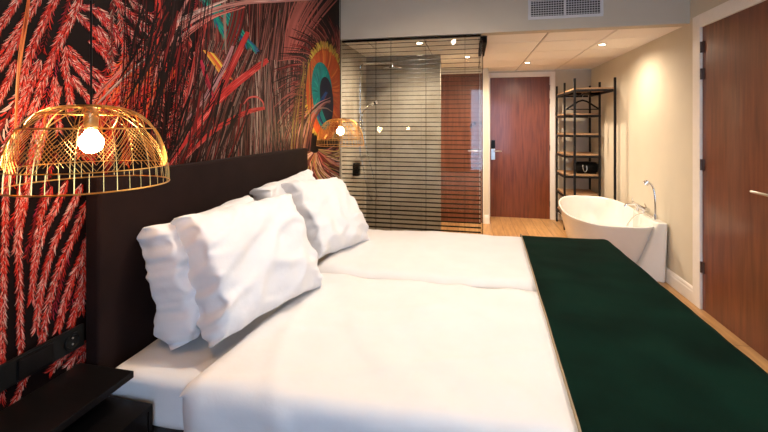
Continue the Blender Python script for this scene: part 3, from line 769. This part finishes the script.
for px_ in (376, 391, 426, 465, 479):
    r = (px_-384)/F; s, c = math.sin(TH), math.cos(TH); X = (YBL*(r*c-s))/(c+r*s)
    mbc = MB()
    for yy in (-.0195, .0195): mbc.tube([(X-vb.location.x, yy, .02), (X-vb.location.x, yy, ZC-.022)], .0015 if yy < 0 else .001, 5)
    mbc.build('ladder_cord', M['slat'], vb)

# shower fittings on the left wall
sy = 4.64; X0 = XL
sh = empty('shower_set', (X0, sy, 1.0)); tag(sh, 'chrome rain shower with riser pipe and hand shower on the left shower wall', 'shower')
under(sh, MB().tube([(X0+.03, sy, 1.15)]+[(X0+.03, sy, 2.20)]+[(X0+.03+.05*(1-math.cos(a)), sy, 2.20+.05*math.sin(a)) for a in (.4, .8, 1.2, 1.57)]+[(X0+.40, sy, 2.25)]+[(X0+.40+.03*math.sin(a), sy, 2.22+.03*math.cos(a)) for a in (.5, 1, 1.57)]+[(X0+.43, sy, 2.20)], .011, 12)).build('riser_pipe', M['chrome'], sh, smooth=50)
under(sh, MB().lathe([(0, 2.20), (.02, 2.20), (.11, 2.19), (.11, 2.18), (0, 2.18)], (X0+.43, sy, 0), 32)).build('rain_head', M['chrome'], sh, smooth=40)
under(sh, MB().tube([(X0+.05, sy+.14, 1.13), (X0+.05, sy-.14, 1.13)], .024, 16).tube([(X0+.0, sy-.07, 1.13), (X0+.05, sy-.07, 1.13)], .015, 12).tube([(X0+.0, sy+.07, 1.13), (X0+.05, sy+.07, 1.13)], .015, 12)).build('mixer', M['chrome'], sh, smooth=40)
under(sh, MB().tube([(X0+.05, sy, 1.66), (X0+.12, sy, 1.74), (X0+.20, sy+.01, 1.775)], .011, 12).tube([(X0+.20, sy+.01, 1.79), (X0+.215, sy+.01, 1.755)], [.045, .052], 24)).build('hand_shower', M['chrome'], sh, smooth=40)
hp = bez([(X0+.05, sy, 1.66), (X0+.09, sy+.02, 1.3), (X0+.20, sy+.03, .85), (X0+.23, sy+.03, .66), (X0+.18, sy+.02, .62), (X0+.12, sy, .75), (X0+.05, sy, 1.12)], 10)
under(sh, MB().tube(hp, .006, 8)).build('hose', M['chrome'], sh, smooth=60)
sd_ = MB().box(X0+.001, X0+.075, 4.42, 4.50, .93, 1.08).build('soap_dispenser', M['plastic'], bevel=.008); tag(sd_, 'small dark soap dispenser on the shower wall beside the mixer', 'soap dispenser')

# ------------------------------------------------------------ bathtub
TC = Vector((1.44, 4.945)); TA, TB = .69, .40
def sup(a, n=2.35):
    c, s = math.cos(a), math.sin(a); return (math.copysign(abs(c)**(2/n), c), math.copysign(abs(s)**(2/n), s))
def rimz(yn): t = max(0, min(1, (yn+.35)/1.35)); return .53+.07*t*t*(3-2*t)
NA = 72; rings = []
for ks, zf, off in ((.60, 0, 0), (.63, .02, 0), (.72, .18, 0), (.82, .42, 0), (.91, .70, 0), (.975, .93, 0), (1.0, .985, 0), (1.0, 1.0, 0), (.985, 1.008, 0),
                    (.955, 1.0, 0), (.945, .97, 0), (.90, .75, 0), (.82, .45, 0), (.72, .28, 0), (.5, .22, 0), (.02, .21, 0)):
    ring_ = []
    for k in range(NA):
        x, y = sup(2*PI*k/NA, 3.4 if 2*PI*k/NA > 1.5*PI-.01 else 2.35); ry = rimz(y)
        lean_ = 0
        ring_.append((TC.x+x*TB*ks, TC.y+y*TA*ks, zf*ry))
    rings.append(ring_)
tb = MB(); vs = [v for g in rings for v in g]; fs = []
for i in range(len(rings)-1):
    for k in range(NA): fs.append((i*NA+k, i*NA+(k+1) % NA, (i+1)*NA+(k+1) % NA, (i+1)*NA+k))
fs.append(tuple(reversed(range(NA)))); fs.append(tuple((len(rings)-1)*NA+k for k in range(NA)))
tub = tb.add(vs, fs).build('bathtub', M['acrylic'], smooth=70)
tag(tub, 'white freestanding oval bathtub with a raised far end', 'bathtub')
# tap ledge filling the corner between tub and wall
lp_ = [(1.775, 4.31), (1.84, 4.30), (1.856, 4.32), (1.856, 5.02), (1.815, 5.02), (1.765, 4.90), (1.745, 4.60), (1.755, 4.36)]
lb = [(1.63, 4.42), (1.82, 4.31), (1.85, 4.34), (1.85, 5.02), (1.815, 5.02), (1.72, 4.80), (1.66, 4.66), (1.62, 4.58)]
MB().add([(x, y, 0) for x, y in lb]+[(x, y, .575) for x, y in lp_], [tuple(reversed(range(8))), tuple(range(8, 16))]+[(i, (i+1) % 8, (i+1) % 8+8, i+8) for i in range(8)]).build('tap_ledge', M['acrylic'], tub, bevel=.015, seg=4, smooth=50)
MB().lathe([(0, 0), (.026, 0), (.028, -.006), (.0, -.012)], (0, 0, 0), 24).build('overflow', M['steel'], tub, smooth=40)
ov = bpy.data.objects['overflow']; ov.location = (1.70, 4.86, .43); ov.rotation_euler = (0, R(-70), R(-10))
tp = empty('bath_mixer', (1.77, 4.62, .585)); tag(tp, 'chrome bath mixer with hand shower on the bathtub ledge', 'tap')
def T_(mb): return under(tp, mb)
T_(MB().tube([(1.78, 4.90, .645), (1.78, 4.60, .645)], .020, 16).tube([(1.78, 4.82, .586), (1.78, 4.82, .64)], .014, 12).tube([(1.78, 4.68, .586), (1.78, 4.68, .64)], .014, 12)).build('mixer_body', M['chrome'], tp, smooth=40)
T_(MB().tube(bez([(1.78, 4.76, .65), (1.74, 4.76, .675), (1.66, 4.76, .665), (1.63, 4.76, .635)], 6), .013, 12)).build('spout', M['chrome'], tp, smooth=50)
for y in (4.91, 4.59):
    T_(MB().tube([(1.78, y-.014, .645), (1.78, y+.014, .645)], .026, 18).tube([(1.78, y, .65), (1.76, y, .71)], .006, 8).tube([(1.75, y-.02, .645), (1.81, y+.0, .645)], .006, 8)).build('handle', M['chrome'], tp, smooth=40)
T_(MB().tube(bez([(1.79, 4.42, .586), (1.79, 4.42, .74), (1.785, 4.43, .86), (1.765, 4.45, .925), (1.735, 4.47, .955)], 6), .010, 12).tube([(1.79, 4.42, .586), (1.79, 4.42, .63)], .02, 16).tube([(1.745, 4.465, .955), (1.722, 4.475, .925)], [.022, .03], 18)).build('hand_shower', M['chrome'], tp, smooth=50)
T_(MB().tube(bez([(1.775, 4.46, .592), (1.72, 4.52, .62), (1.66, 4.60, .56), (1.62, 4.66, .46), (1.60, 4.74, .34)], 8), .006, 8)).build('hose', M['chrome'], tp, smooth=60)

# ------------------------------------------------------------ wardrobe rack
rk = empty('wardrobe_rack', (1.59, 6.2, 0)); tag(rk, 'open black metal wardrobe rack with wooden shelves behind the bathtub', 'rack')
rx0, rx1 = 1.345, 1.825; ryA, ryB, ryC = 5.65, 6.22, 6.75; pw = .0125
for x, y in ((rx0, ryA), (rx1, ryA), (rx0, ryB), (rx1-.015, ryB), (rx0, ryC), (rx1, ryC)):
    under(rk, MB().box(x-pw, x+pw, y-pw, y+pw, 0, 2.13)).build('post', M['black'], rk)
def shelf(y0, y1, z, x0=rx0, x1=rx1, bars=True):
    b0 = under(rk, MB().box(x0+.004, x1-.004, y0+pw+.002, y1-pw-.002, z, z+.022)).build('shelf', M['oak'], rk, bevel=.001)
    if bars:
        q = MB()
        for a in (y0, y1): q.box(x0+pw, x1-pw-.015, a-.012, a+.012, z-.032, z-.002)
        for a in (x0, x1-.004): q.box(a-.012, a+.012, y0+pw, y1-pw, z-.032, z-.002)
        under(rk, q).build('shelf_rail', M['black'], rk)
shelf(ryA-.01, ryB, 1.985); shelf(ryB, ryC, 1.985)
for z in (.21, .50, .785, 1.08, 1.375, 1.665): shelf(ryB, ryC, z)
under(rk, MB().tube([(1.535, ryA, 1.945), (1.535, ryB, 1.945)], .011, 12)).build('hanging_rail', M['black'], rk)
# hangers
def hanger(y, rz, label):
    h_ = empty('coat_hanger', (1.535, y, 1.945)); h_.rotation_euler = (0, 0, rz); tag(h_, label, 'coat hanger')
    MB().tube([(-.225, 0, -.215), (-.21, 0, -.20), (-.06, 0, -.10), (0, 0, -.082), (.06, 0, -.10), (.21, 0, -.20), (.225, 0, -.215)], [.009, .012, .012, .012, .012, .012, .009], 10).tube([(-.215, 0, -.208), (.215, 0, -.208)], .007, 8).build('hanger_body', M['black'], h_, smooth=50)
    MB().tube([(0, 0, -.07), (0, 0, -.03)]+[(.0155*math.sin(a), 0, -.0145-.0155*math.cos(a)+.0145) for a in [PI*k/8 for k in range(0, 13)]], .0022, 6).build('hook', M['steel'], h_, smooth=60)
hanger(6.02, R(6), 'black coat hanger hanging from the wardrobe rack rail')
# black bag on the shelf
hd = empty('black_bag', (1.635, 6.42, .807)); tag(hd, 'small black toiletry bag lying on a wooden shelf of the rack', 'bag')
bm = bmesh.new(); bmesh.ops.create_cube(bm, size=1); bmesh.ops.scale(bm, vec=(.30, .20, .165), verts=bm.verts); bmesh.ops.translate(bm, vec=(.04, 0, .085), verts=bm.verts)
bmesh.ops.bevel(bm, geom=bm.edges[:], offset=.022, segments=3, affect='EDGES')
for v in bm.verts: v.co += Vector((nz(v.co.x*18, v.co.y*18, v.co.z*18), 0, nz(v.co.x*15, 3, v.co.z*9)))*.008; v.co.z = max(v.co.z, .001)
bm_obj('bag_body', bm, M['plastic'], hd)
MB().tube(bez([(-.02, -.105, .13), (-.025, -.125, .08), (-.0, -.125, .03), (.03, -.115, .06), (.03, -.105, .12)], 6), .005, 8).build('strap', M['steel'], hd, smooth=60)
MB().tube([(-.06, 0, .163), (.14, 0, .163)], .003, 6).build('zip', M['steel'], hd)

# curtains beside the window, behind the camera
for x0, x1, lb_ in ((WX0-.55, WX0+.02, 'dark grey curtain left of the window'), (WX1-.02, XR-.03, 'dark grey curtain right of the window')):
    q = MB(); n = 60; pts = [(x0+(x1-x0)*k/n, YB+.09+.03*math.sin(k*.9)) for k in range(n+1)]
    vs = [(x, y, .02) for x, y in pts]+[(x, y, 2.6) for x, y in pts]; fs = [(k, k+1, k+n+2, k+n+1) for k in range(n)]
    o = q.add(vs, fs).build('curtain', M['curtain'], smooth=180); s_ = o.modifiers.new('s', 'SOLIDIFY'); s_.thickness = .004
    tag(o, lb_, 'curtain', 'window curtains')
    MB().box(x0, x1, YB+.08, YB+.10, 2.6, 2.62).build('curtain_track', M['black'], o)
